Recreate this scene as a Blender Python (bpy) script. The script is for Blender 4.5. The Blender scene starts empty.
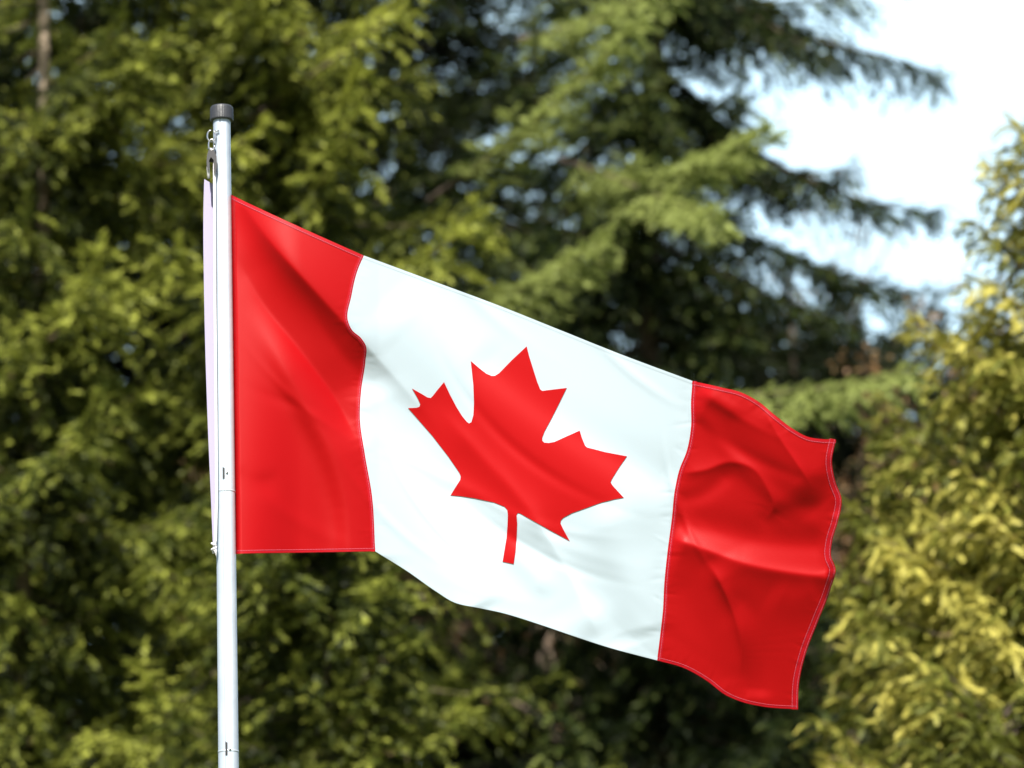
import bpy, math, random
import numpy as np
from mathutils import Vector, Matrix
from mathutils.geometry import delaunay_2d_cdt

C = bpy.context.scene
R = math.radians
rng = np.random.default_rng(11)
random.seed(5)

# ------------------------------------------------------------------ camera
FPX = 3840.0                      # 135 mm on a 36 mm frame, 1024 px wide
PITCH = R(15.7)
CAM = np.array([0.0, 0.0, 1.6])
cd = bpy.data.cameras.new('camera')
cam = bpy.data.objects.new('camera', cd)
C.collection.objects.link(cam)
cd.lens = 135; cd.sensor_width = 36
cam.location = CAM; cam.rotation_euler = (math.pi / 2 + PITCH, 0, 0)
cd.clip_start = .1; cd.clip_end = 3000
cd.dof.use_dof = True; cd.dof.focus_distance = 9.75; cd.dof.aperture_fstop = 3.3
cd.dof.aperture_blades = 0
C.camera = cam

# ------------------------------------------------------------------ sky and sun
SUN_AZ = R(-172)                  # measured from +Y (view direction) towards +X
SUN_EL = R(46)
w = bpy.data.worlds.new('World'); C.world = w; w.use_nodes = True
nt = w.node_tree; N = nt.nodes; L = nt.links
bg = N['Background']
sky = N.new('ShaderNodeTexSky'); sky.sky_type = 'NISHITA'; sky.sun_disc = False
sky.sun_elevation = SUN_EL; sky.sun_rotation = SUN_AZ
sky.air_density = 1.0; sky.dust_density = 1.5; sky.ozone_density = 1.0
# added white cloud, mostly in view, whitens the sky and keeps ambient low
tc = N.new('ShaderNodeTexCoord')
cn = N.new('ShaderNodeTexNoise'); cn.inputs['Scale'].default_value = 2.2; cn.inputs['Detail'].default_value = 6
cn.inputs['Distortion'].default_value = .4
L.new(tc.outputs['Generated'], cn.inputs['Vector'])
dot = N.new('ShaderNodeVectorMath'); dot.operation = 'DOT_PRODUCT'
L.new(tc.outputs['Generated'], dot.inputs[0])
cdv = Vector((.12, .95, .32)).normalized(); dot.inputs[1].default_value = cdv
mr = N.new('ShaderNodeMapRange'); mr.inputs[1].default_value = .80; mr.inputs[2].default_value = .985
mr.inputs[3].default_value = 0; mr.inputs[4].default_value = .75
L.new(dot.outputs['Value'], mr.inputs[0])
ad = N.new('ShaderNodeMath'); ad.operation = 'ADD'
L.new(cn.outputs['Fac'], ad.inputs[0]); L.new(mr.outputs[0], ad.inputs[1])
rp = N.new('ShaderNodeMapRange'); rp.inputs[1].default_value = .50; rp.inputs[2].default_value = .95
L.new(ad.outputs[0], rp.inputs[0])
mx = N.new('ShaderNodeMix'); mx.data_type = 'RGBA'
L.new(rp.outputs[0], mx.inputs['Factor'])
L.new(sky.outputs[0], mx.inputs['A']); mx.inputs['B'].default_value = (12.0, 16.8, 20.0, 1)
L.new(mx.outputs['Result'], bg.inputs['Color'])
bg.inputs['Strength'].default_value = .05 * .84

sd = bpy.data.lights.new('sun', 'SUN'); sd.energy = 5.0; sd.angle = R(.5); sd.color = (1, .955, .85)
sun = bpy.data.objects.new('sun', sd); C.collection.objects.link(sun)
sv = Vector((math.sin(SUN_AZ) * math.cos(SUN_EL), math.cos(SUN_AZ) * math.cos(SUN_EL), math.sin(SUN_EL)))
sun.rotation_euler = sv.to_track_quat('Z', 'Y').to_euler(); sun.location = sv * 40

C.view_settings.view_transform = 'Standard'; C.view_settings.look = 'None'
C.view_settings.exposure = 1.08; C.view_settings.gamma = 1
C.render.engine = 'CYCLES'
C.cycles.use_denoising = True
C.cycles.max_bounces = 6; C.cycles.diffuse_bounces = 2; C.cycles.glossy_bounces = 2
C.cycles.transmission_bounces = 4; C.cycles.transparent_max_bounces = 4
C.cycles.sample_clamp_indirect = 4

# ------------------------------------------------------------------ helpers
cp, sp_ = math.cos(PITCH), math.sin(PITCH)
def ray(px, py):
    a = (np.asarray(px, float) - 512) / FPX; b = (384 - np.asarray(py, float)) / FPX
    return np.stack([a, cp - b * sp_, sp_ + b * cp], -1)
def at(px, py, Y):
    """world point seen at pixel px,py that stands Y metres in front of the camera"""
    d = ray(px, py)
    return CAM + d * (np.asarray(Y, float) / d[..., 1])[..., None]
def to_px(P):
    q = P - CAM
    fw = q[:, 1] * cp + q[:, 2] * sp_; up = -q[:, 1] * sp_ + q[:, 2] * cp
    fw = np.where(fw < .1, .1, fw)
    return 512 + FPX * q[:, 0] / fw, 384 - FPX * up / fw

def link(name, me, mats=(), parent=None, smooth=True):
    o = bpy.data.objects.new(name, me); C.collection.objects.link(o)
    for m in (mats if isinstance(mats, (list, tuple)) else [mats]): me.materials.append(m)
    if smooth: me.polygons.foreach_set('use_smooth', [True] * len(me.polygons))
    if parent is not None:
        o.parent = parent
        o.matrix_parent_inverse = Matrix.Translation(-parent.location)
    return o
def mesh(name, V, F):
    me = bpy.data.meshes.new(name); me.from_pydata([tuple(map(float, v)) for v in V], [], [tuple(map(int, f)) for f in F]); me.update()
    return me
def quads_np(name, V, F):
    """V (n,3) float, F (m,4) int -> mesh, fast"""
    me = bpy.data.meshes.new(name)
    me.vertices.add(len(V)); me.vertices.foreach_set('co', V.astype(np.float32).ravel())
    k = F.shape[1]
    me.loops.add(F.size); me.loops.foreach_set('vertex_index', F.astype(np.int32).ravel())
    me.polygons.add(len(F)); me.polygons.foreach_set('loop_start', np.arange(0, F.size, k, dtype=np.int32))
    me.update(calc_edges=True)
    return me
def tag(o, label=None, cat=None, group=None, kind=None):
    if label: o['label'] = label
    if cat: o['category'] = cat
    if group: o['group'] = group
    if kind: o['kind'] = kind
    return o
def empty(name, loc):
    o = bpy.data.objects.new(name, None); C.collection.objects.link(o); o.location = tuple(map(float, loc)); o.empty_display_size = .3
    return o
class MB:
    def __init__(s): s.V = []; s.F = []
    def add(s, V, F):
        n = len(s.V); s.V += [tuple(v) for v in V]; s.F += [tuple(i + n for i in f) for f in F]
    def tube(s, P, rad, n=8, caps=True):
        P = [Vector(map(float, p)) for p in P]
        if not hasattr(rad, '__len__'): rad = [rad] * len(P)
        V = []; F = []; u = None
        for i, p in enumerate(P):
            t = (P[min(i + 1, len(P) - 1)] - P[max(i - 1, 0)]).normalized()
            if u is None:
                u = t.cross(Vector((0, 0, 1)));
                if u.length < .1: u = t.cross(Vector((1, 0, 0)))
                u.normalize()
            u = (u - t * u.dot(t)).normalized(); v = t.cross(u)
            for k in range(n):
                a = 2 * math.pi * k / n
                V.append(p + (u * math.cos(a) + v * math.sin(a)) * rad[i])
        for i in range(len(P) - 1):
            for k in range(n):
                F.append((i * n + k, i * n + (k + 1) % n, (i + 1) * n + (k + 1) % n, (i + 1) * n + k))
        if caps:
            F.append(tuple(range(n))[::-1]); F.append(tuple((len(P) - 1) * n + k for k in range(n)))
        s.add(V, F)
    def build(s, name, mat, parent=None, smooth=True):
        return link(name, mesh(name, s.V, s.F), mat, parent, smooth)

def mat(name, col, rough=.6, metal=0, bump=None, spec=.5, vary=None, trans=0, sheen=0):
    m = bpy.data.materials.new(name); m.use_nodes = True
    n = m.node_tree.nodes; l = m.node_tree.links; b = n['Principled BSDF']
    b.inputs['Base Color'].default_value = (*col, 1); b.inputs['Roughness'].default_value = rough
    b.inputs['Metallic'].default_value = metal; b.inputs['Specular IOR Level'].default_value = spec
    if sheen: b.inputs['Sheen Weight'].default_value = sheen
    tcx = n.new('ShaderNodeTexCoord')
    if vary:
        col2, sc = vary
        t = n.new('ShaderNodeTexNoise'); t.inputs['Scale'].default_value = sc; t.inputs['Detail'].default_value = 5
        l.new(tcx.outputs['Object'], t.inputs['Vector'])
        x = n.new('ShaderNodeMix'); x.data_type = 'RGBA'
        x.inputs['A'].default_value = (*col, 1); x.inputs['B'].default_value = (*col2, 1)
        q = n.new('ShaderNodeMapRange'); q.inputs[1].default_value = .35; q.inputs[2].default_value = .65
        l.new(t.outputs['Fac'], q.inputs[0]); l.new(q.outputs[0], x.inputs['Factor'])
        l.new(x.outputs['Result'], b.inputs['Base Color'])
    if bump:
        sc, st = bump
        t = n.new('ShaderNodeTexNoise'); t.inputs['Scale'].default_value = sc; t.inputs['Detail'].default_value = 4
        l.new(tcx.outputs['Object'], t.inputs['Vector'])
        q = n.new('ShaderNodeBump'); q.inputs['Strength'].default_value = st; q.inputs['Distance'].default_value = .01
        l.new(t.outputs['Fac'], q.inputs['Height']); l.new(q.outputs[0], b.inputs['Normal'])
    if trans:
        out = n['Material Output']; tr = n.new('ShaderNodeBsdfTranslucent'); ms = n.new('ShaderNodeMixShader')
        tr.inputs['Color'].default_value = (*col, 1); ms.inputs[0].default_value = trans
        l.new(b.outputs[0], ms.inputs[1]); l.new(tr.outputs[0], ms.inputs[2]); l.new(ms.outputs[0], out.inputs[0])
    return m

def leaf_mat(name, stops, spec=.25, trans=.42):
    """needles: colour ramps over a per-twig tint for new growth, with hollow shade and sunlit tips put in"""
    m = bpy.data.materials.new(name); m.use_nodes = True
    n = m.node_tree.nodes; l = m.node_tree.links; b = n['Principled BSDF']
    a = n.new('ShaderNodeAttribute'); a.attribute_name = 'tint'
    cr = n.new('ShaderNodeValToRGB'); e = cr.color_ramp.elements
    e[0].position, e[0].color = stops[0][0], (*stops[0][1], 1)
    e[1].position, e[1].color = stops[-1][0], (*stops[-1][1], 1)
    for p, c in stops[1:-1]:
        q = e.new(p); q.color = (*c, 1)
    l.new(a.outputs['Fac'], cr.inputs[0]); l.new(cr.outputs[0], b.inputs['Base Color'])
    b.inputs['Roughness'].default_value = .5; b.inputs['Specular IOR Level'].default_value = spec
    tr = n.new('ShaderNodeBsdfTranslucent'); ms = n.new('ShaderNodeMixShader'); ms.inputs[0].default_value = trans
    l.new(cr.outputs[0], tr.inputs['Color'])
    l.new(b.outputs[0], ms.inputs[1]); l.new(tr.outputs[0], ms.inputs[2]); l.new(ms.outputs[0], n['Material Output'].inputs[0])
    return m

M = dict(
    red=mat('red nylon', (.43, .001, .003), .47, spec=.24, bump=(900, .06), trans=.22, sheen=.0),
    leafred=mat('red nylon appliqué', (.43, .001, .003), .47, spec=.24, bump=(900, .06), trans=.12, sheen=.0),
    white=mat('white nylon', (.51, .605, .69), .45, spec=.5, bump=(900, .05), trans=.2),
    thread=mat('pale thread', (.44, .09, .15), .8),
    hemred=mat('doubled red hem', (.38, .001, .008), .5, spec=.25, bump=(500, .15)),
    canvas=mat('shaded white canvas', (.33, .30, .44), .8, bump=(700, .2)),  # lilac shade on the heading is put into this base colour
    pole=mat('pale aluminium', (.60, .66, .74), .34, metal=.35, bump=(60, .06), vary=((.50, .56, .65), 9)),
    groove=mat('dark groove', (.30, .33, .40), .8),  # darker tone kept for the groove; no mesh uses it
    cap=mat('black plastic', (.035, .037, .045), .45, spec=.5, bump=(200, .1)),
    black=mat('black metal', (.02, .02, .024), .4),
    steel=mat('steel', (.55, .55, .56), .25, metal=1),
    rope=mat('white braided rope', (.78, .76, .82), .8, bump=(600, .4)),
    bark=mat('bark', (.13, .095, .07), .9, bump=(30, 1), vary=((.16, .12, .085), 14)),
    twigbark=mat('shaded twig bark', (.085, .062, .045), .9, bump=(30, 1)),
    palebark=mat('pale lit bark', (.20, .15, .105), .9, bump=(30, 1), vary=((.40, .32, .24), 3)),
    grass=mat('grass', (.05, .075, .02), .95, bump=(40, 1), vary=((.085, .095, .03), 1.2)),
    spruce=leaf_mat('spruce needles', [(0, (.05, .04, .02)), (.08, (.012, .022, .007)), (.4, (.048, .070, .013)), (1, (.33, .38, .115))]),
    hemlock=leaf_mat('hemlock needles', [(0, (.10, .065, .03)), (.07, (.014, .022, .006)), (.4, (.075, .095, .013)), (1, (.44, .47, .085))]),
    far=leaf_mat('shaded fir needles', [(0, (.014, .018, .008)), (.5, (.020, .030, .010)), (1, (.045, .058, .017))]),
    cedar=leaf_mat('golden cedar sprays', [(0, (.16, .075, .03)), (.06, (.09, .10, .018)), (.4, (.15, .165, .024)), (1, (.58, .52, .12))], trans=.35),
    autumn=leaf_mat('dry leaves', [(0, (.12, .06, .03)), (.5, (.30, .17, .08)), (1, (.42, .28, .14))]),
)

# ------------------------------------------------------------------ ground
GR = 260
n_ = 60
gx = np.linspace(-GR, GR, n_); gy = np.linspace(-60, 2 * GR, n_)
GX, GY = np.meshgrid(gx, gy)
GZ = .12 * np.sin(GX * .07) * np.cos(GY * .05) * np.clip((np.hypot(GX, GY - 20) - 30) / 30, 0, 1)
idx = np.arange(n_ * n_).reshape(n_, n_)
F = np.stack([idx[:-1, :-1], idx[:-1, 1:], idx[1:, 1:], idx[1:, :-1]], -1).reshape(-1, 4)
g = link('ground', quads_np('ground', np.stack([GX, GY, GZ], -1).reshape(-1, 3), F), M['grass'])
tag(g, 'grassy ground under the trees and flagpole', 'ground', kind='structure')

# ------------------------------------------------------------------ trees
def nz(v): return v / np.maximum(np.linalg.norm(v, axis=-1, keepdims=True), 1e-9)

def blade_template(kind):
    """unit twig along +x, face normal +z; blades as narrow diamonds"""
    V = []; F = []
    def dia(p, d, wv, l, w):
        p = np.array(p, float); d = nz(np.array(d, float)); wv = nz(np.array(wv, float))
        b = len(V)
        V.extend([p, p + d * l * .45 + wv * w, p + d * l, p + d * l * .45 - wv * w]); F.append((b, b + 1, b + 2, b + 3))
    if kind == 'needle':
        for i in range(6):
            x = .04 + .14 * i; sgn = 1 if i % 2 else -1
            dia((x, 0, 0), (1, .48 * sgn, .3 * math.cos(i * 2.4)), (-.3 * sgn, .5, .8 * math.sin(i * 2.4)), .38 - .015 * i, .060)
        dia((.5, 0, 0), (1, 0, .05), (0, 1, .4), .5, .055)
    elif kind == 'fan':
        for i in range(6):
            x = .04 + .15 * i
            for sg in (1, -1):
                dia((x, 0, -.12 * x * x), (1, sg * .50, -.10 * i * .5), (-.45 * sg, .8, .25 * sg), .40 - .035 * i, .045)
        dia((.6, 0, -.05), (1, 0, -.3), (0, 1, .1), .45, .04)
    else:
        for i in range(2):
            dia((.3 * i, 0, 0), (.8, .6 - 1.2 * i, .3), (.2, .3, .7), .7, .22)
    return np.array(V), np.array(F)

TEMPL = {k: blade_template(k) for k in ('needle', 'fan', 'leaf')}

def build_foliage(name, P, D, U, S, tint, kind, m, parent):
    """one mesh of many twigs; P origins, D directions, U normals, S sizes"""
    TV, TF = TEMPL[kind]
    D = nz(D); Y = nz(np.cross(U, D)); Z = np.cross(D, Y)
    T = len(P)
    V = (P[:, None, :] + S[:, None, None] * (TV[None, :, 0, None] * D[:, None, :] + TV[None, :, 1, None] * Y[:, None, :] + TV[None, :, 2, None] * Z[:, None, :]))
    F = TF[None] + (np.arange(T) * len(TV))[:, None, None]
    me = quads_np(name, V.reshape(-1, 3), F.reshape(-1, 4))
    at_ = me.attributes.new('tint', 'FLOAT', 'POINT')
    at_.data.foreach_set('value', np.repeat(tint, len(TV)).astype(np.float32))
    return link(name, me, m, parent, smooth=False)

class Tree:
    def __init__(s, seed):
        s.r = np.random.default_rng(seed); s.P = []; s.D = []; s.U = []; s.S = []; s.T = []; s.wood = MB(); s.stem = MB()
    def limb(s, p0, p1, sag=.1, tip=.08, lat=.34, step=.10, twig=.15, tstep=.06, droop=.25, young=.5, rad=.022, flat=.35, bare=.12, wood=True, width=1.):
        """a primary bough from p0 to p1 with laterals and twigs"""
        r = s.r; p0 = np.array(p0, float); p1 = np.array(p1, float)
        Lb = np.linalg.norm(p1 - p0)
        if Lb < .1: return
        up = np.array([0, 0, 1.])
        def pos(t):
            t = np.asarray(t)[..., None]
            return p0 + (p1 - p0) * t + up * Lb * (-sag * 4 * t * (1 - t) * 1.0 + tip * t ** 4 - tip * t)
        ts = np.linspace(0, 1, 9); W = pos(ts)
        if wood: s.wood.tube(W, list(rad * (1 - ts) ** .8 + .004), 5, caps=False)
        nl = max(3, int(Lb * (1 - bare) / step))
        t = bare + (1 - bare) * (np.arange(nl) + r.uniform(0, 1, nl)) / nl
        t = np.repeat(t, 2); side = np.tile([1., -1.], nl)
        p = pos(t); tg = nz(pos(np.minimum(t + .03, 1.03)) - p)
        sd_ = nz(np.cross(tg, up)) * side[:, None]
        ll = (lat * Lb * (1.02 - t) ** .8 * np.minimum(1, .7 + t * 1.2) * width + .10) * r.uniform(.6, 1.15, len(t))
        ld = nz(tg * r.uniform(.6, 1.1, (len(t), 1)) + sd_ * r.uniform(.35, 1.0, (len(t), 1)) + up * (r.normal(-droop * .5, .22, (len(t), 1))))
        nmax = int(ll.max() / tstep) + 2
        k = np.arange(nmax)[None, :] * tstep + r.uniform(0, tstep, (len(t), nmax))
        ok = k < ll[:, None]
        li, ki = np.nonzero(ok)
        q = k[li, ki]; f = q / ll[li]
        tp = p[li] + ld[li] * q[:, None] - up * (droop * .55 * q[:, None] * f[:, None])
        ldd = nz(ld[li] - up * (droop * f[:, None] * .8))
        sgn = r.choice([-1., 1.], len(li))
        s2 = nz(np.cross(ldd, up)) * sgn[:, None]
        td = nz(ldd * r.uniform(.5, 1.2, (len(li), 1)) + s2 * r.uniform(.35, 1.0, (len(li), 1)) + r.normal(0, flat, (len(li), 3)) * [.5, .5, 1] - up * droop * .35)
        U = nz(up + r.normal(0, .45, (len(li), 3)))
        S = twig * r.uniform(.65, 1.3, len(li)) * (1.1 - .35 * f)
        T = np.clip(young * (.25 + 1.0 * f * t[li] + .45 * t[li]) + r.normal(0, .22, len(li)), .09, 1)  # tint holds new growth plus painted shade inside and sunlight at the tips
        T = np.where(r.uniform(size=len(li)) < .015, 0.02, T)
        s.P.append(tp); s.D.append(td); s.U.append(U); s.S.append(S); s.T.append(T)
        # leader of the bough
        tt = np.arange(bare, 1, tstep / Lb * .7)
        pp = pos(tt); gg = nz(pos(np.minimum(tt + .03, 1.05)) - pp + 1e-6)
        s.P.append(pp); s.D.append(nz(gg + r.normal(0, .3, pp.shape))); s.U.append(nz(up + r.normal(0, .4, pp.shape)))
        s.S.append(twig * r.uniform(.7, 1.2, len(pp))); s.T.append(np.clip(young * 1.1 + r.normal(0, .15, len(pp)), .09, 1))
    def finish(s, name, loc, m, kind, woodmat, label, cat='tree', group=None, thin=.22, margin=90):
        root = empty(name, loc); tag(root, label, cat, group)
        P = np.concatenate(s.P); D = np.concatenate(s.D); U = np.concatenate(s.U); S = np.concatenate(s.S); T = np.concatenate(s.T)
        x, y = to_px(P)
        out = (x < -margin) | (x > 1024 + margin) | (y < -margin) | (y > 768 + margin)
        keep = ~out | (s.r.uniform(size=len(P)) < thin)
        S = np.where(out, S * 1.7, S)
        P, D, U, S, T = P[keep], D[keep], U[keep], S[keep], T[keep]
        (s.stem if s.stem.V else s.wood).build('trunk', woodmat, root)
        if s.stem.V: tag(s.wood.build('branches', M['twigbark'], root), kind='stuff')
        build_foliage('crown', P, D, U, S, T, kind, m, root)
        print(name, 'twigs', len(P))
        return root

def conifer(name, px, Y, H, R0, seed, m, label, group=None, kind='needle', woodmat=None, whorl=.36, per=6, skip=None, power=.75,
            slope=(-.25, .05), zmin=1.2, trunk_r=.18, extra=None, thin=.22, sag=.05, tip=.16, lean=0, cover=0, **kw):
    p = at(px, 400, Y); x0, y0 = float(p[0]), float(p[1])
    t = Tree(seed); r = t.r
    tz = np.linspace(0, H, 24); TH = H * (.84 if kind == 'fan' else 1)
    wob = np.stack([.04 * np.sin(tz * .9 + seed) + lean * tz, .04 * np.cos(tz * .7 + seed)], -1)
    t.stem.tube([(x0 + a, y0 + b, z * TH / H - (.05 if z == 0 else 0)) for (a, b), z in zip(wob, tz)], [trunk_r * (1 - z / H) ** .9 + .012 for z in tz], 12)
    def trunk(z): return np.array([x0 + np.interp(z, tz, wob[:, 0]), y0 + np.interp(z, tz, wob[:, 1]), z])
    z = zmin
    while z < H - .15:
        rr = R0 * (1 - z / H) ** power + .12
        n = max(3, int(per * r.uniform(.75, 1.25)))
        a0 = r.uniform(0, 6.28)
        for i in range(n):
            a = a0 + i * 6.283 / n + r.normal(0, .25)
            short = .3 if (skip and skip(a, z, r)) else 1.
            if math.sin(3 * a + z * 1.9 + seed) * math.sin(z * 2.6 + seed * 2 + a) > .16 and kind == 'needle' and seed < 50: continue
            Lb = rr * r.uniform(.72, 1.15) * short
            zz = z + r.uniform(-.5, .5) * whorl
            zz = min(max(zz, .8), H - .1)
            sl = r.uniform(*slope) + .55 * (z / H) ** 3
            b = trunk(zz); e = b + np.array([math.cos(a) * Lb, math.sin(a) * Lb, sl * Lb])
            e[2] = max(e[2], .35)
            kk = dict(kw)
            kk['young'] = kk.get('young', .5) * r.uniform(.5, 1.45)
            if math.sin(a) > .25: kk['step'] = kk['step'] * 2; kk['twig'] = kk['twig'] * 1.25
            t.limb(b, e, sag=sag, tip=tip, rad=.004 + .0035 * Lb, **kk)
        if cover and z < cover:      # short inner shoots on the lit side of the trunk
            for i in range(4):
                a = -math.pi / 2 + r.uniform(-1.3, 1.3); Lb = r.uniform(.45, .95); zz = z + r.uniform(-.5, .5) * whorl
                b = trunk(zz); kk = dict(kw); kk['young'] = kk.get('young', .5) * r.uniform(.5, 1.1); kk['lat'] = .8
                t.limb(b, b + np.array([math.cos(a) * Lb, math.sin(a) * Lb, r.uniform(-.35, .1) * Lb]), sag=sag, tip=tip, rad=.006, **kk)
        z += whorl * r.uniform(.8, 1.2)
    if extra: extra(t, trunk)
    return t.finish(name, (x0, y0, 0), m, kind, woodmat or M['bark'], label, group=group, thin=thin)

DARK_BACK = 'dark firs closing the background'

# --- main spruce: heavy drooping boughs, open to the sky on its right side
def skip_main(a, z, r):
    ca = math.cos(a)
    p = 0
    if ca > .3 and z > 8.4: p = .95
    if ca > .35 and z > 12.2: p = .3
    return r.uniform() < p
def extra_main(t, trunk):
    Y = 26.0
    def b(x0, y0, Ya, x1, y1, Yb, **k):
        t.limb(at(x0, y0, Ya), at(x1, y1, Yb), **k)
    # boughs that hang out over the sky, their shade put into a dark tint
    b(650, 20, 26.4, 945, 80, 26.8, sag=-.05, tip=.0, lat=.2, droop=1.0, young=.12, step=.07, tstep=.03)
    b(650, 90, 26.4, 935, 212, 26.6, sag=.03, tip=.10, lat=.22, droop=.7, young=.12, step=.06, tstep=.03)
    b(640, 150, 26.4, 850, 170, 26.9, sag=.02, tip=.05, lat=.25, droop=.9, young=.12, step=.07, tstep=.03)
    b(650, 200, 26.4, 905, 290, 26.9, sag=-.02, tip=.10, lat=.34, droop=.6, young=.12, step=.06, tstep=.03)
    b(650, -60, 26.4, 800, 30, 26.4, sag=-.05, tip=.05, lat=.4, droop=.8, young=.18, step=.07, tstep=.03)
    b(650, -30, 26.4, 830, 60, 25.9, sag=-.05, tip=.05, lat=.4, droop=.8, young=.18, step=.07, tstep=.03)
    b(650, 60, 26.4, 790, 200, 26.7, sag=-.05, tip=.05, lat=.4, droop=.6, young=.18, step=.07, tstep=.03)
    b(650, 240, 26.4, 860, 330, 26.5, sag=0, tip=.05, lat=.35, droop=.5, young=.12, step=.07, tstep=.03)
    # sun-lit tips in front, their light put into a bright tint
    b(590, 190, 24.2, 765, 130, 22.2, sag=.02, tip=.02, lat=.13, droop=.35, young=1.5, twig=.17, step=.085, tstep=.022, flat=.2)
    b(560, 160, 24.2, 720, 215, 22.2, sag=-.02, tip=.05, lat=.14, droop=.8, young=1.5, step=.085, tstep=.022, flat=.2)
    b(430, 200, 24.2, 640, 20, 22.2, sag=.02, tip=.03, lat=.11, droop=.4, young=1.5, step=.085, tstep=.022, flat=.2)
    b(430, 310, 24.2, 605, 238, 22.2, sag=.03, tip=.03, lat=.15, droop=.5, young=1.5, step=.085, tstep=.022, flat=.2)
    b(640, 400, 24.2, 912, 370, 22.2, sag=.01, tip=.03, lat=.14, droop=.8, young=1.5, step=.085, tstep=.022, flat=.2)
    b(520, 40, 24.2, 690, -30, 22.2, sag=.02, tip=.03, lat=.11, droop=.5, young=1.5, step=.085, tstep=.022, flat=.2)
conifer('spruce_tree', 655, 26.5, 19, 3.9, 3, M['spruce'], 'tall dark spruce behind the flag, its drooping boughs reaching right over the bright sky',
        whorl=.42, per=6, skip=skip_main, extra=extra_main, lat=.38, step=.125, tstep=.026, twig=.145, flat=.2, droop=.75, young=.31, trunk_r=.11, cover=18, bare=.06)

# --- left hemlocks, lit yellow green
def extra_left(t, trunk):
    def b(x0, y0, Ya, x1, y1, Yb, **k): t.limb(at(x0, y0, Ya), at(x1, y1, Yb), **k)
    b(250, 120, 23, 405, 5, 22.0, sag=.0, tip=.02, lat=.16, droop=.5, young=.9)
    b(330, 590, 23, 152, 568, 21.6, sag=.02, tip=.05, lat=.22, droop=.9, young=.9)
    b(250, 700, 23, 90, 735, 21.6, sag=.02, tip=.1, lat=.26, droop=.3, young=.9)
    b(240, 640, 23, 140, 655, 21.4, sag=.04, tip=.3, lat=.14, droop=.3, young=1.0)
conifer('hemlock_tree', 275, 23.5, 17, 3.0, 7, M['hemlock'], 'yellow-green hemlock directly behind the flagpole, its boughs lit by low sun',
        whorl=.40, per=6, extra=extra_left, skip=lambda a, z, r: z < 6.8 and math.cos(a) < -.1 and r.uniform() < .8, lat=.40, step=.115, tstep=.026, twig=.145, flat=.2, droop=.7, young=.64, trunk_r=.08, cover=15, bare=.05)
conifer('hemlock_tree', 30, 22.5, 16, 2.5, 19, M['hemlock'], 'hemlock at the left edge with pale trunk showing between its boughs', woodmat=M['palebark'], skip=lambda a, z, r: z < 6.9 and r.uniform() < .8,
        whorl=.40, per=6, lat=.40, step=.115, tstep=.026, twig=.145, flat=.2, droop=.7, young=.64, trunk_r=.055, cover=9.9, bare=.05)

# --- low young conifer in front of the dark gap below the flag
conifer('young_spruce', 330, 20.5, 7.2, 1.9, 23, M['hemlock'], 'lower green conifer whose top ends just below the flag, right of the pole',
        whorl=.34, per=6, lat=.42, step=.12, tstep=.026, twig=.14, flat=.2, droop=.6, young=.55, trunk_r=.02, cover=7, bare=.05)

# --- golden cedars on the right
ck = dict(kind='fan', whorl=.17, per=7, slope=(-.05, .5), lat=.40, step=.055, tstep=.028, twig=.095, droop=.8, sag=.03, tip=-.05, flat=.35, bare=.15)
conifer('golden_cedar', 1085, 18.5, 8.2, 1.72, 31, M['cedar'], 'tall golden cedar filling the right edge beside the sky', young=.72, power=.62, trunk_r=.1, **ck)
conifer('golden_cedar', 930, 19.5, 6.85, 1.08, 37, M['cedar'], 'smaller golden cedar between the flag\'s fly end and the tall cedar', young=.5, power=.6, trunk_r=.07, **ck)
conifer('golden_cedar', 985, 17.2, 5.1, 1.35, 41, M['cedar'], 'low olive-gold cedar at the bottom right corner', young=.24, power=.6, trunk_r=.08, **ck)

# --- dark firs behind
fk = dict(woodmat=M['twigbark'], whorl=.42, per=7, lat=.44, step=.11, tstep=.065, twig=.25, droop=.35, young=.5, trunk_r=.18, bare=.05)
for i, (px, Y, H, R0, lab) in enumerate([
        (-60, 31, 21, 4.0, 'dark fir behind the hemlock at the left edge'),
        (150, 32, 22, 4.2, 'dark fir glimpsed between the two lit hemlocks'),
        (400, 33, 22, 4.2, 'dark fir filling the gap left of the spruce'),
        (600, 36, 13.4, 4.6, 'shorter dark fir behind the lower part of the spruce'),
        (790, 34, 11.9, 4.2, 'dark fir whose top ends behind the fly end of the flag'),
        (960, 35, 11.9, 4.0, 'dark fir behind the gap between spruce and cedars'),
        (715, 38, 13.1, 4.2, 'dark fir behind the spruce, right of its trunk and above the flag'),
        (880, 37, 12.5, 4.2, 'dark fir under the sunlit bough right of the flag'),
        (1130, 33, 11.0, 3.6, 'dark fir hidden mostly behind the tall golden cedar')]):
    conifer('fir_tree', px, Y, H, R0, 50 + i, M['far'], lab, DARK_BACK, power=.5 if H < 16 else .75, **(dict(fk, step=.12, tstep=.075, per=6) if i in (1, 2) else fk))

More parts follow.
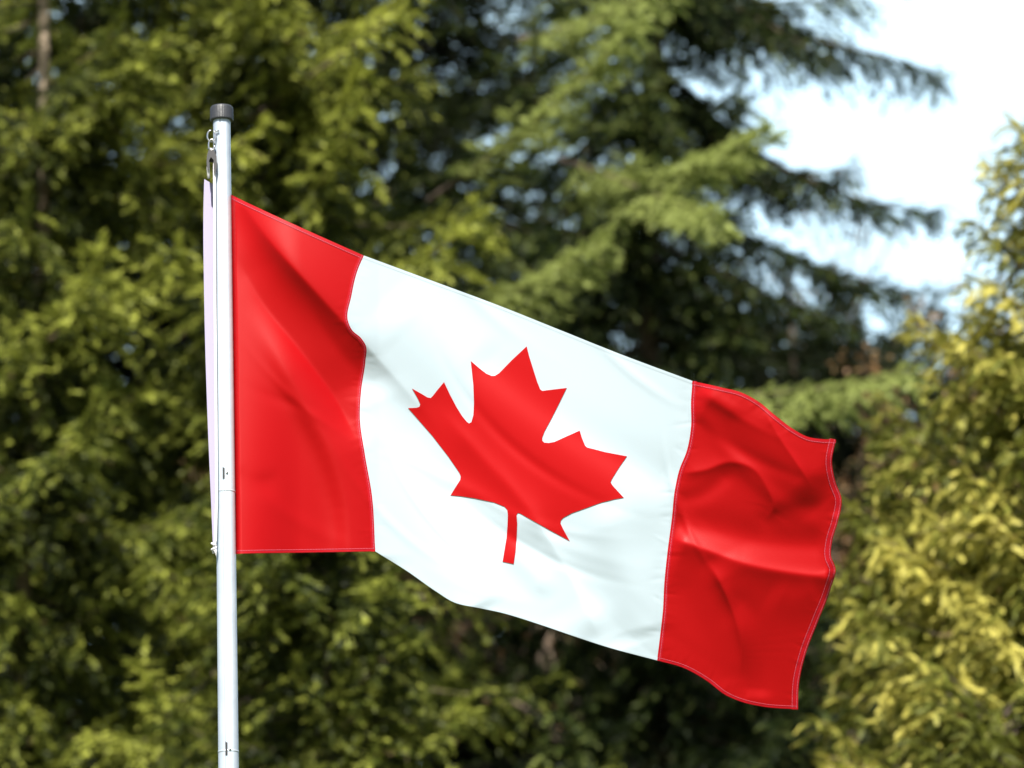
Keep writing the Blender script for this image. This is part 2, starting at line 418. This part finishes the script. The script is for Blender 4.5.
# --- thin broadleaf trees with dry leaves
def broadleaf(name, px, Y, H, seed, label, nleaf=1.0, spread=.55):
    p = at(px, 400, Y); base = np.array([float(p[0]), float(p[1]), 0.])
    t = Tree(seed); r = t.r; up = np.array([0, 0, 1.])
    def grow(p, d, L, rad, lev):
        n = 5; pts = [p]; dd = d
        for i in range(n):
            dd = nz(dd + r.normal(0, .10, 3) + up * .04); pts.append(pts[-1] + dd * L / n)
        t.wood.tube(pts, list(np.linspace(rad, rad * .6, n + 1)), 7 if lev < 2 else 4, caps=False)
        if lev >= 2:
            m_ = max(1, int(5 * nleaf * (lev - 1)))
            for j in range(m_):
                q = pts[r.integers(1, n + 1)] + r.normal(0, .05, 3)
                t.P.append(q[None]); t.D.append(nz(r.normal(0, 1, (1, 3)))); t.U.append(nz(r.normal(0, 1, (1, 3))))
                t.S.append(np.array([r.uniform(.05, .10)])); t.T.append(np.clip(r.normal(.55, .25, 1), .02, 1))
        if lev == 5 or L < .15: return
        for j in range(4 if lev == 0 else 3):
            a = r.uniform(0, 6.28); v = np.array([math.cos(a), math.sin(a), 0]) * r.uniform(.4, 1) * spread * 1.6
            grow(pts[-1] if j == 0 else pts[r.integers(2, n + 1)], nz(dd + v), L * r.uniform(.58, .76), rad * .58, lev + 1)
    grow(base - up * .05, up, H * .40, .12, 0)
    return t.finish(name, base, M['autumn'], 'leaf', M['bark'], label, thin=1)
broadleaf('bare_tree', 915, 40, 14.3, 71, 'thin tree with dry brown leaves against the sky, between spruce and golden cedar')
broadleaf('bare_tree', 1010, 27, 11.6, 77, 'thin tree with orange-brown leaves rising behind the tall golden cedar', nleaf=1.2)

# ------------------------------------------------------------------ flagpole
PY = 9.30
def pole_c(py): return np.interp(py, [100, 150, 500, 768], [221.5, 222.2, 226.6, 228.6])
def pole_h(py): return np.interp(py, [100, 150, 500, 768], [8.4, 8.8, 9.6, 10.2]) / FPX
ptop = at(pole_c(112), 112, PY); pmid = at(pole_c(768), 768, PY)
k = pmid[2] / (ptop[2] - pmid[2]); pbase = pmid - (ptop - pmid) * k
axis = nz(ptop - pbase); PL = np.linalg.norm(ptop - pbase)
def pole_rad(s):    # s = 0 base .. 1 top
    dist = 9.75
    rt, rm = 8.5 / FPX * 9.95, 10.1 / FPX * 9.55
    sm = 1 - np.linalg.norm(ptop - pmid) / PL
    return rt + (rm - rt) * (1 - s) / (1 - sm) if s > sm else rm + .002 * (sm - s)
pole = empty('flagpole', pbase); tag(pole, 'pale aluminium flagpole with a ribbed black cap and locking slots, holding the flag', 'flagpole')
# extruded tube: round with a shallow keyway facing the camera, telescoping in sections
NA = 72
px_ax = nz(np.cross(np.array([0, 1., 0]), axis)); py_ax = np.cross(axis, px_ax)
def ring(s, extra=0, key=True):
    c = pbase + axis * PL * s; rr = pole_rad(s) + extra; out = []
    for i in range(NA):
        a = 2 * math.pi * i / NA
        x, y = math.cos(a), math.sin(a)
        f = 1.0
        deg = math.degrees(a)
        # narrow groove about 13 degrees left of the side that faces the camera, flat beside it
        if key:
            dg = (deg - 262 + 180) % 360 - 180
            if abs(dg) < 4: f = .90
            if 4 <= dg < 42: f = math.cos(R(19.5)) / math.cos(R(dg - 22.5))
        out.append(c + (px_ax * x - py_ax * y * -1) * rr * f)
    return out
mb = MB(); rows = []
ss = list(np.linspace(0, 1, 60))
V = [];
for s in ss: V += ring(s)
F = []
for i in range(len(ss) - 1):
    for j in range(NA): F.append((i * NA + j, i * NA + (j + 1) % NA, (i + 1) * NA + (j + 1) % NA, (i + 1) * NA + j))
mb.add(V, F); po = mb.build('shaft', M['pole'], pole)
po.data.set_sharp_from_angle(angle=R(25))
def s_of(py):
    q = at(pole_c(py), py, PY); return float(np.linalg.norm(q - pbase) / PL)
def on_pole(s, deg, lift=0):
    a = R(deg); return pbase + axis * PL * s + (px_ax * math.cos(a) + py_ax * math.sin(a)) * (pole_rad(s) * .985 + lift)
# collars where the sections meet
for py in (492, 752, 1010):
    s = s_of(py); mb = MB(); prof = [(-.0014, 0.0), (-.0012, .0006), (.0012, .0006), (.0014, 0.0)]
    V = []
    for ds, ex in prof: V += ring(s + ds / 3, ex, key=True)
    F = []
    for i in range(3):
        for j in range(NA): F.append((i * NA + j, i * NA + (j + 1) % NA, (i + 1) * NA + (j + 1) % NA, (i + 1) * NA + j))
    mb.add(V, F); mb.build('section_ring', M['pole'], pole)
def slot(py, deg, h, wd):
    s = s_of(py); h2 = h / 2 / PL; mb = MB(); V = []
    for lift in (-.004, .0012):
        for (ds, dd) in ((-h2, -wd), (-h2 * .8, wd), (h2 * .8, wd), (h2, -wd)):
            V.append(on_pole(s + ds, deg + dd, lift))
    mb.add(V, [(0, 1, 2, 3), (7, 6, 5, 4), (0, 4, 5, 1), (1, 5, 6, 2), (2, 6, 7, 3), (3, 7, 4, 0)])
    mb.build('locking_slot', M['black'], pole, smooth=False)
slot(475, 263, .030, 5); slot(750, 263, .034, 5)
for py in (475, 751):   # small rivet to the right of the slot
    s = s_of(py); mb = MB(); mb.tube([on_pole(s, 283, -.002), on_pole(s, 283, .0015)], .0028, 10); mb.build('rivet', M['steel'], pole)
# cap with ribs
mb = MB(); cz0 = s_of(121); cz1 = s_of(107); NC = 96
prof = [(cz0, .0285), (cz0 + (cz1 - cz0) * .05, .0298), (cz0 + (cz1 - cz0) * .12, .0300), (cz0 + (cz1 - cz0) * .80, .0300), (cz0 + (cz1 - cz0) * .93, .0288), (cz1, .0262), (cz1 + .0002, .0)]
V = []
for i, (s, rr) in enumerate(prof):
    for j in range(NC):
        a = 2 * math.pi * j / NC; rb = rr * (1 - (.035 if (2 <= i <= 3 and j % 3 == 0) else 0))
        V.append(pbase + axis * PL * s + (px_ax * math.cos(a) + py_ax * math.sin(a)) * rb)
F = [tuple(range(NC))[::-1]]
for i in range(len(prof) - 1):
    for j in range(NC): F.append((i * NC + j, i * NC + (j + 1) % NC, (i + 1) * NC + (j + 1) % NC, (i + 1) * NC + j))
mb.add(V, F); co = mb.build('cap', M['cap'], pole); co.data.set_sharp_from_angle(angle=R(35))
# ground sleeve
mb = MB(); mb.tube([pbase - axis * .05, pbase + axis * .12, pbase + axis * .14], [.05, .05, .03], 32); mb.build('ground_sleeve', M['steel'], pole)
PF = PY - .026
# eye bolt on the pole
def arc(cx, cy, rx, ry, Y, a0, a1, n=16):
    return [at(cx + rx * math.cos(R(a)), cy + ry * math.sin(R(a)), Y) for a in np.linspace(a0, a1, n)]
mb = MB(); mb.tube(arc(211.5, 136, 4.2, 6, PF, -60, 265), .0022, 8); mb.tube([at(214, 131, PF), at(219, 131, PF)], .0022, 8); mb.build('eye_bolt', M['steel'], pole)

# pulley block hanging from it
blk = empty('pulley_block', at(211.5, 163, PF)); tag(blk, 'small black pulley block hanging by a steel shackle below the pole cap', 'pulley')
mb = MB(); mb.tube(arc(211.5, 145, 3.0, 5.5, PF - .006, 0, 360, 18), .002, 8); mb.tube([at(207.5, 149, PF), at(215, 149, PF)], .003, 8); mb.build('shackle', M['steel'], blk)
def plate(pts, Y, th, name, m, par):
    mb = MB(); n = len(pts); V = [at(x, y, Y - th / 2) for x, y in pts] + [at(x, y, Y + th / 2) for x, y in pts]
    mb.add(V, [tuple(range(n)), tuple(range(2 * n - 1, n - 1, -1))] + [(i + n, (i + 1) % n + n, (i + 1) % n, i) for i in range(n)]); return mb.build(name, m, par, smooth=False)
chk = [(208.5, 150), (214, 150), (216.5, 156), (217, 166), (215.5, 173), (213.8, 173), (213.6, 160), (211, 157), (209.2, 160), (208.8, 170), (207.2, 170), (206.5, 162), (207, 155)]
plate(chk, PF - .010, .004, 'cheek', M['black'], blk); plate(chk, PF + .010, .004, 'cheek', M['black'], blk)
mb = MB(); mb.tube([at(211.7, 158, PF - .008), at(211.7, 158, PF + .008)], [.0115, .0115], 24); mb.build('sheave', M['black'], blk)

# halyard: over the sheave, down between flag heading and pole, knotted at the lower grommet
hal = empty('halyard', at(214, 548, PF)); tag(hal, 'white rope running from the pulley down beside the pole to the flag\'s lower corner', 'rope')
mb = MB()
def rope_pts(L_, Y0): return [at(x, y, Y0) for x, y in L_]
p1 = rope_pts([(208.6, 178), (208.2, 168), (208.6, 158), (210.5, 154), (213, 154), (214.6, 158), (214.4, 170), (214.6, 200), (215.0, 300), (216.2, 420), (216.6, 500), (215.6, 540), (214.2, 548)], PF - .002)
mb.tube(p1, .0038, 8); mb.build('line', M['rope'], hal)
mb = MB(); th = np.linspace(0, 4 * math.pi, 40)
mb.tube([at(214 + 2.2 * math.cos(a), 546.5 + 3 * math.sin(a * .5) , PF - .004 + .008 * math.sin(a)) for a in th], .0028, 7)
mb.tube(rope_pts([(214, 548), (212.6, 551), (213.2, 553.5)], PF - .004), .0022, 6); mb.build('knot', M['rope'], hal)
mb = MB(); mb.tube([at(214.2, 548, PY + .003), at(219, 560, PY + .035), at(222, 640, PY + .04), at(226, 768, PY + .045), pbase + axis * 1.2 + np.array([0, .045, 0])], .0035, 8); mb.build('line', M['rope'], hal)

# ------------------------------------------------------------------ flag
def curve(pts, n, smooth=True):
    P = np.array(pts, float); d = np.r_[0, np.cumsum(np.hypot(*np.diff(P, axis=0).T))]; d /= d[-1]
    t = np.linspace(0, 1, n)
    if not smooth or len(P) < 3: return np.stack([np.interp(t, d, P[:, 0]), np.interp(t, d, P[:, 1])], -1)
    # monotone-ish cubic hermite
    m = np.zeros_like(P); h = np.diff(d)[:, None]; s = np.diff(P, axis=0) / h
    m[1:-1] = (s[:-1] * h[1:] + s[1:] * h[:-1]) / (h[1:] + h[:-1]); m[0] = s[0]; m[-1] = s[-1]
    i = np.clip(np.searchsorted(d, t, side='right') - 1, 0, len(P) - 2); hh = h[i]; x = ((t - d[i])[:, None]) / hh
    return (2 * x**3 - 3 * x**2 + 1) * P[i] + (x**3 - 2 * x**2 + x) * hh * m[i] + (-2 * x**3 + 3 * x**2) * P[i + 1] + (x**3 - x**2) * hh * m[i + 1]

TOP1 = [(222, 189.5), (232, 195), (262, 209.5), (300, 227), (363.8, 255.5)]
TOP2 = [(363.8, 255.5), (430, 280), (500, 306), (560, 330), (620, 354), (692.5, 381)]
TOP3 = [(692.5, 381), (722, 387.5), (741.5, 392.5), (759, 402), (776, 416), (793.5, 429.2), (808, 436.8), (822, 439), (836, 439.5)]
BOT1 = [(226, 554.5), (236, 554), (300, 552.8), (375.3, 551.5)]
BOT2 = [(375.3, 551.5), (406.7, 571), (436.7, 592), (453, 602), (480, 608.3), (500, 612.5), (540, 624.7), (573, 636), (606.7, 647), (657, 660.5)]
BOT3 = [(657, 660.5), (684.6, 668.6), (706.8, 681), (726.6, 695.8), (741.5, 702), (763.8, 707), (798, 709.5)]
HOI = [(222, 189.5), (223, 300), (224.5, 420), (226, 554.5)]
SE1 = [(363.8, 255.5), (357.5, 270.6), (351.5, 295.6), (348, 321), (352, 330), (361, 338), (366, 346), (365.5, 361), (361.5, 388), (359.9, 417.5), (365, 455), (372, 495.6), (375.3, 551.5)]
SE2 = [(692.5, 381), (691, 402), (691, 427), (686.5, 451.7), (679.6, 469), (675, 489), (671.8, 518.5), (667, 556), (664.2, 584.5), (663, 609), (660, 636.5), (657, 660.5)]
FLY = [(836, 439.5), (832, 461.6), (835.5, 482), (841.5, 498.7), (838, 521), (832, 542), (831, 556), (835.5, 568), (830.6, 589), (818, 621.6), (805.8, 653.8), (799, 683.5), (798, 709.5)]

def seg_dist(x, y, pts):
    """signed distance to a polyline, and position along it (0..1)"""
    P = curve(pts, 24); best = np.full(x.shape, 1e9); sg = np.zeros(x.shape); al = np.zeros(x.shape)
    n = len(P) - 1
    for i in range(n):
        a = P[i]; b = P[i + 1]; d = b - a; l2 = d @ d
        t = ((x - a[0]) * d[0] + (y - a[1]) * d[1]) / l2
        lo = 0 if i else -1e9; hi = 1 if i < n - 1 else 1e9
        tc_ = np.clip(t, 0, 1)
        q = np.hypot(x - a[0] - tc_ * d[0], y - a[1] - tc_ * d[1])
        cr = (d[0] * (y - a[1]) - d[1] * (x - a[0])) / math.sqrt(l2)
        m = q < best
        best = np.where(m, q, best); sg = np.where(m, np.sign(cr), sg); al = np.where(m, (i + tc_) / n, al)
    return best * sg, al
# (path, height in m, width on the left-hand side px (above), width on the other side px (below), sharpness, fade at start, fade at end)
FOLD = 1.15
FOLDS = [
    ([(226, 180), (275, 246), (312, 286), (346, 323), (366, 344), (420, 405), (480, 480)], .062, 84, 30, 'r', .08, .8),
    ([(230, 245), (262, 302), (300, 350), (335, 398), (362, 450)], -.020, 24, 18, 'r', .15, .2),
    ([(250, 300), (300, 392), (332, 450), (348, 505), (352, 570)], .020, 34, 16, 's', .3, .05),
    ([(232, 470), (250, 482), (285, 478)], -.004, 10, 16, 's', .2, .4),
    ([(352, 335), (400, 390), (460, 470), (530, 560), (580, 640)], -0.0067, 40, 40, 's', .1, .1),
    ([(365, 380), (395, 470), (440, 560), (470, 620)], 0.0083, 28, 34, 's', .1, .05),
    ([(430, 400), (480, 455), (525, 505), (560, 560), (600, 640)], 0.0105, 18, 40, 'r', .2, .1),
    ([(380, 300), (460, 370), (560, 450), (660, 540)], 0.0075, 40, 46, 's', .1, .15),
    ([(470, 350), (560, 420), (680, 490)], -0.0045, 24, 20, 's', .1, .1),
    ([(520, 520), (560, 560), (610, 610), (630, 650)], -0.0053, 30, 22, 's', .2, .1),
    ([(600, 500), (620, 560), (645, 640)], 0.0060, 24, 24, 's', .2, .1),
    ([(500, 545), (530, 570), (552, 600)], 0.0037, 14, 12, 's', .3, .3),
    ([(700, 385), (740, 410), (775, 445), (805, 480), (825, 505)], 0.0144, 36, 30, 's', .1, .2),
    ([(762, 405), (778, 435), (800, 468), (815, 492)], 0.0056, 6, 10, 'r', .2, .3),
    ([(676, 474), (705, 470), (730, 462), (752, 468), (768, 490), (774, 508), (762, 522)], 0.0068, 14, 9, 'r', .15, .15),
    ([(672, 500), (700, 496), (722, 480), (733, 468)], -0.0028, 10, 9, 's', .2, .2),
    ([(752, 524), (780, 514), (806, 509), (828, 508)], -.0020, 10, 13, 's', .2, .2),
    ([(668, 520), (710, 528), (760, 540), (830, 545)], -0.0056, 20, 14, 's', .1, .1),
    ([(670, 538), (705, 550), (745, 564), (790, 573), (834, 578)], 0.0176, 16, 30, 'r', .1, .05),
    ([(708, 560), (722, 586), (736, 620), (742, 650), (739, 682)], .014, 30, 9, 'r', .2, .45),
    ([(722, 590), (750, 615), (760, 650), (758, 700)], -0.0037, 14, 22, 's', .2, .1),
    ([(672, 570), (690, 610), (712, 650), (722, 690)], -0.0019, 16, 20, 's', .2, .1),
    ([(768, 590), (790, 600), (822, 592)], 0.0032, 16, 22, 's', .3, .2),
    ([(836, 455), (833, 470), (840, 498), (836, 520)], -0.0037, 12, 8, 's', .2, .2),
    ([(690, 390), (720, 402), (745, 418)], 0.0032, 8, 8, 's', .3, .3),
]
_rg = np.random.default_rng(4)
WR = []
for i in range(46):     # small tension wrinkles running down and to the right
    x0, y0 = _rg.uniform(240, 800), _rg.uniform(220, 690); a = R(_rg.normal(40, 14)); l = _rg.uniform(25, 90)
    WR.append((x0, y0, math.cos(a), math.sin(a), l, _rg.uniform(3, 8), _rg.normal(0, .0014)))
for P_, sg_ in ((SE1, 1), (SE1, -1), (SE2, 1), (SE2, -1), (FLY, 1), (BOT3, -1), (TOP3, 1)):
    Q_ = curve(P_, 60)      # thread tension puckers beside the seams
    for i in range(2, 58):
        if _rg.uniform() < .6:
            t_ = Q_[i + 1] - Q_[i - 1]; t_ /= np.hypot(*t_); nn = np.array([-t_[1], t_[0]]) * sg_; a = math.atan2(nn[1], nn[0]) + _rg.normal(0, .25)
            q_ = Q_[i] + nn * 6; WR.append((q_[0], q_[1], math.cos(a), math.sin(a), _rg.uniform(4, 10), _rg.uniform(1.3, 2.4), _rg.normal(0, .00028)))
def depth(x, y):
    """metres towards the camera"""
    x = np.asarray(x, float); y = np.asarray(y, float); d = np.zeros_like(x)
    # the cloth leaves the pole and swings away from the camera, with one long slow billow
    u = (x - 226) / 610
    vv = (y - 195 - .38 * (x - 232)) / 320
    d += .10 * np.clip(u, 0, 2) - .27 * (1 - np.exp(-np.clip(u, 0, 3) * 2.6)) * vv
    d -= .0 * np.clip(u, 0, 2) ** 1.0 + .05 * np.sin(np.clip(u, 0, 1.2) * 2 * math.pi * .9 + (y - 400) / 260) * np.clip(u * 4, 0, 1)
    for pts, h, wa, wb, kd, f0, f1 in FOLDS:
        s, al = seg_dist(x, y, pts)
        wd = np.where(s < 0, wa, wb); q = np.abs(s) / wd
        prof = np.exp(-q * q * 1.2) if kd == 's' else .8 * np.exp(-1.35 * (np.sqrt(q * q + .008) - .09))
        fade = np.clip(al / f0, 0, 1) * np.clip((1 - al) / f1, 0, 1); fade = fade * fade * (3 - 2 * fade)
        d += FOLD * h * prof * fade
    for x0, y0, c_, s_, l, w_, h in WR:
        dx, dy = x - x0, y - y0; a = (dx * c_ + dy * s_) / l; b = (-dx * s_ + dy * c_ + .0016 * (dx * c_ + dy * s_) ** 2) / w_
        d += h * np.exp(-a * a - b * b)
    q_ = np.clip((x - 212) / 90, 0, 1); d *= q_ * q_ * (3 - 2 * q_)
    # the cloth comes round the pole from behind and leaves it on the near side
    t = (x - pole_c(y)) / (pole_h(y) * FPX); rr = .0265
    back = .028 - rr * np.sqrt(np.clip(1 - np.clip(t, 0, 1) ** 2, 0, 1))
    d += np.where(t > 0, np.where(t < 1, np.maximum(back, 0), 0), 0) + np.where(t >= 1, .028 + .018 * np.clip((t - 1) / .35, 0, 1), 0)
    return d
_gx, _gy = np.meshgrid(np.arange(190, 860, 1.), np.arange(165, 725, 1.))
_DG = depth(_gx, _gy)
def depth_at(x, y):
    x = np.clip(np.asarray(x, float) - 190, 1, _DG.shape[1] - 3); y = np.clip(np.asarray(y, float) - 165, 1, _DG.shape[0] - 3)
    i = x.astype(int); j = y.astype(int); a = x - i; b = y - j
    wf = lambda t: np.stack([(1 - t)**3, 3*t**3 - 6*t*t + 4, -3*t**3 + 3*t*t + 3*t + 1, t**3], 0) / 6
    wa, wb = wf(a), wf(b); r_ = 0
    for m in range(4):
        for n in range(4): r_ = r_ + wb[m] * wa[n] * _DG[j + m - 1, i + n - 1]
    return r_
FY = PY + .028
def FP(xy, lift=0.):
    xy = np.asarray(xy, float); return at(xy[..., 0], xy[..., 1], FY - depth_at(xy[..., 0], xy[..., 1]) - lift)

flag = empty('flag', FP(np.array([222., 189.5])))
tag(flag, 'red and white Canadian maple leaf flag blowing to the right from the flagpole', 'flag')
def coons(l, r, t, b):
    nv, nu = len(l), len(t); u = np.linspace(0, 1, nu)[None, :, None]; v = np.linspace(0, 1, nv)[:, None, None]
    return ((1 - v) * t[None] + v * b[None] + (1 - u) * l[:, None] + u * r[:, None]
            - (1 - u) * (1 - v) * t[0] - u * (1 - v) * t[-1] - (1 - u) * v * b[0] - u * v * b[-1])
def sheet(name, G, m, parent, th=.0012, lift=0.):
    nv, nu = G.shape[:2]
    A = FP(G, lift + th / 2).reshape(-1, 3); B = FP(G, lift - th / 2).reshape(-1, 3); n = nv * nu
    ix = np.arange(n).reshape(nv, nu)
    q = lambda I: np.stack([I[:-1, :-1], I[1:, :-1], I[1:, 1:], I[:-1, 1:]], -1).reshape(-1, 4)
    Fs = [q(ix), q(ix)[:, ::-1] + n]
    loop = np.r_[ix[0, :], ix[1:, -1], ix[-1, -2::-1], ix[-2:0:-1, 0]]; l2 = np.roll(loop, -1)
    Fs.append(np.stack([loop, l2, l2 + n, loop + n], -1))
    me = quads_np(name, np.concatenate([A, B]), np.concatenate(Fs)); o = link(name, me, m, parent)
    me.set_sharp_from_angle(angle=R(60)); return o
NV = 230
c = lambda p, n: curve(p, n)
hoi, se1, se2, fly = c(HOI, NV), c(SE1, NV), c(SE2, NV), c(FLY, NV)
t1, t2, t3 = c(TOP1, 110), c(TOP2, 220), c(TOP3, 120); b1, b2, b3 = c(BOT1, 110), c(BOT2, 220), c(BOT3, 120)
G1, G2, G3 = coons(hoi, se1, t1, b1), coons(se1, se2, t2, b2), coons(se2, fly, t3, b3)
o = sheet('red_panel', G1, M['red'], flag); o['label'] = 'red panel next to the pole'
o = sheet('white_panel', G2, M['white'], flag)
o = sheet('red_panel', G3, M['red'], flag); o['label'] = 'rippling red panel at the free end'
# shaded white canvas heading on the other side of the pole
hl = c([(204.2, 179), (203.6, 200), (204.2, 300), (207.6, 420), (211, 500), (213, 549)], NV)
GH = coons(hl, hoi, c([(204.2, 179), (222, 189.5)], 14), c([(213, 549), (226, 554.5)], 14))
sheet('heading', GH, M['canvas'], flag, th=.003)

# maple leaf
LF = [(420,50),(428,82),(440,120),(452,158),(462,183),(468,187),(500,183),(543,178),(520,225),(495,275),(475,312),(468,330),(468,340),(474,346),(488,347),(505,344),(540,328),(583,309),(590,332),(600,356),(606,361),(630,367),(660,375),(728,388),(706,420),(682,458),(678,468),(684,478),(718,515),(690,520),(650,530),(600,548),(560,562),(532,577),(525,585),(524,595),(535,617),(552,648),(500,620),(450,592),(400,564),(393,562),(389,568),(391,595),(389,640),(386,680),(380,719),(346,712),(352,675),(358,640),(361,600),(362,568),(360,552),(352,543),(320,530),(260,517),(220,511),(186,508),(202,482),(216,460),(217,448),(212,437),(180,390),(130,325),(56,240),(80,239),(90,236),(93,228),(85,210),(68,180),(95,195),(115,207),(125,209),(132,202),(145,185),(166,160),(185,200),(205,238),(222,265),(236,282),(243,287),(250,283),(256,262),(258,225),(256,170),(248,95),(275,118),(296,134),(312,141),(322,141),(335,133),(375,92)]
LF = np.array(LF, float) / 3.073 + [390, 330]
def inside(P, x, y):
    r_ = np.zeros(x.shape, bool); j = len(P) - 1
    for i in range(len(P)):
        xi, yi = P[i]; xj, yj = P[j]
        cnd = ((yi > y) != (yj > y)) & (x < (xj - xi) * (y - yi) / (yj - yi + 1e-12) + xi); r_ ^= cnd; j = i
    return r_
def dense(P, st=3.0):
    out = []
    for i in range(len(P)):
        a = P[i]; b = P[(i + 1) % len(P)]; n = max(1, int(np.hypot(*(b - a)) / st))
        for k in range(n): out.append(a + (b - a) * k / n)
    return np.array(out)
B = dense(LF); st = 3.0
xs, ys = np.meshgrid(np.arange(408, 630, st), np.arange(345, 566, st)); xs = xs.ravel(); ys = ys.ravel()
ins = inside(B, xs, ys); pts = np.stack([xs[ins], ys[ins]], -1)
dd = np.min(np.hypot(pts[:, None, 0] - B[None, :, 0], pts[:, None, 1] - B[None, :, 1]), 1); pts = pts[dd > 1.3]
allp = [Vector(p) for p in B] + [Vector(p) for p in pts]
vo, eo, fo, _, _, _ = delaunay_2d_cdt(allp, [], [list(range(len(B)))], 1, 1e-4)
vo = np.array([tuple(v) for v in vo]); nb = len(vo)
from collections import Counter
def slab(name, P2, tris, m, parent, lift, th):
    n = len(P2); A = FP(P2, lift + th / 2); Bk = FP(P2, lift - th / 2)
    cnt = Counter();
    for f in tris:
        for i in range(len(f)): cnt[frozenset((f[i], f[(i + 1) % len(f)]))] += 1
    # the camera must see face fronts
    Fs = []
    for f in tris:
        a, b_, c_ = (P2[f[0]], P2[f[1]], P2[f[2]]); f = tuple(f)
        if (b_[0] - a[0]) * (c_[1] - a[1]) - (b_[1] - a[1]) * (c_[0] - a[0]) > 0: f = f[::-1]
        Fs.append(f); Fs.append(tuple(i + n for i in f[::-1]))
        for i in range(len(f)):
            p, q = f[i], f[(i + 1) % len(f)]
            if cnt[frozenset((p, q))] == 1: Fs.append((q, p, p + n, q + n))
    me = mesh(name, np.concatenate([A, Bk]), Fs); o = link(name, me, m, parent); me.set_sharp_from_angle(angle=R(60)); return o
slab('maple_leaf', vo, fo, M['leafred'], flag, 0., .0042)

# stitching and hems
def off(P, d):
    t = np.gradient(P, axis=0); t /= np.linalg.norm(t, axis=1)[:, None]; return P + np.stack([-t[:, 1], t[:, 0]], -1) * d
def ribbon(P, wd, lift):
    """closed thin strip that follows the cloth, on both faces"""
    A = off(P, -wd / 2); Bq = off(P, wd / 2); G = np.stack([A, (A + Bq) / 2, Bq], 1)
    return G
def strip(name, P, wd, m, th): return sheet(name, ribbon(P, wd, 0), m, flag, th=th)
def stitches(P, pitch=2.8, gap=.5, wd=.4, th=.0042):
    """row of short stitches, one mesh"""
    d = np.r_[0, np.cumsum(np.hypot(*np.diff(P, axis=0).T))]; V = []; F = []; s = 0.
    while s + pitch - gap < d[-1]:
        tt = np.linspace(s, s + pitch - gap, 3); q = np.stack([np.interp(tt, d, P[:, 0]), np.interp(tt, d, P[:, 1])], -1)
        tg = q[-1] - q[0]; nrm = np.array([-tg[1], tg[0]]) / (np.hypot(*tg) + 1e-9) * wd / 2
        for lf in (th / 2, -th / 2):
            b = len(V)
            V += list(FP(np.stack([q + nrm, q - nrm], 1).reshape(-1, 2), lf))
            F += [(b, b + 1, b + 3, b + 2), (b + 2, b + 3, b + 5, b + 4)] if lf < 0 else [(b + 2, b + 3, b + 1, b), (b + 4, b + 5, b + 3, b + 2)]
        s += pitch
    return V, F
def stitch_obj(rows):
    mb = MB()
    for P in rows:
        V, F = stitches(P); mb.add(V, F)
    mb.build('stitching', M['thread'], flag, smooth=False)
long = lambda *q: np.concatenate([q[0]] + [z[1:] for z in q[1:]])
strip('seam', off(se1, 2.2), 3.4, M['hemred'], .0026)
strip('seam', off(se2, -2.4), 3.8, M['hemred'], .0026)
strip('hem', off(fly, 3.4), 6.2, M['hemred'], .0026)
strip('hem', off(t3, 1.9), 3.0, M['hemred'], .0022)
strip('hem', off(b3, -1.9), 3.0, M['hemred'], .0022)
strip('hem', off(t1[6:], 1.9), 3.0, M['hemred'], .0022)
strip('hem', off(b1, -1.9), 3.0, M['hemred'], .0022)
strip('hem', off(t2, 1.5), 2.6, M['white'], .0022)
strip('hem', off(b2, -1.5), 2.6, M['white'], .0022)
stitch_obj([off(se1, 1.6)])
stitch_obj([off(se2, -2.4)])
stitch_obj([off(fly, 1.4), off(fly, 6.0)])
for P_ in (off(t3, 3.2), off(b3, -3.2), off(t1[8:], 3.2), off(b1[8:], -3.2)): stitch_obj([P_])
# brass-like grommet ring at the lower corner
mb = MB(); mb.tube([FP(np.array([216.2 + 2 * math.cos(a), 545 + 2 * math.sin(a)]), .002) for a in np.linspace(0, 2 * math.pi, 14)], .0014, 6); mb.build('grommet', M['steel'], flag)
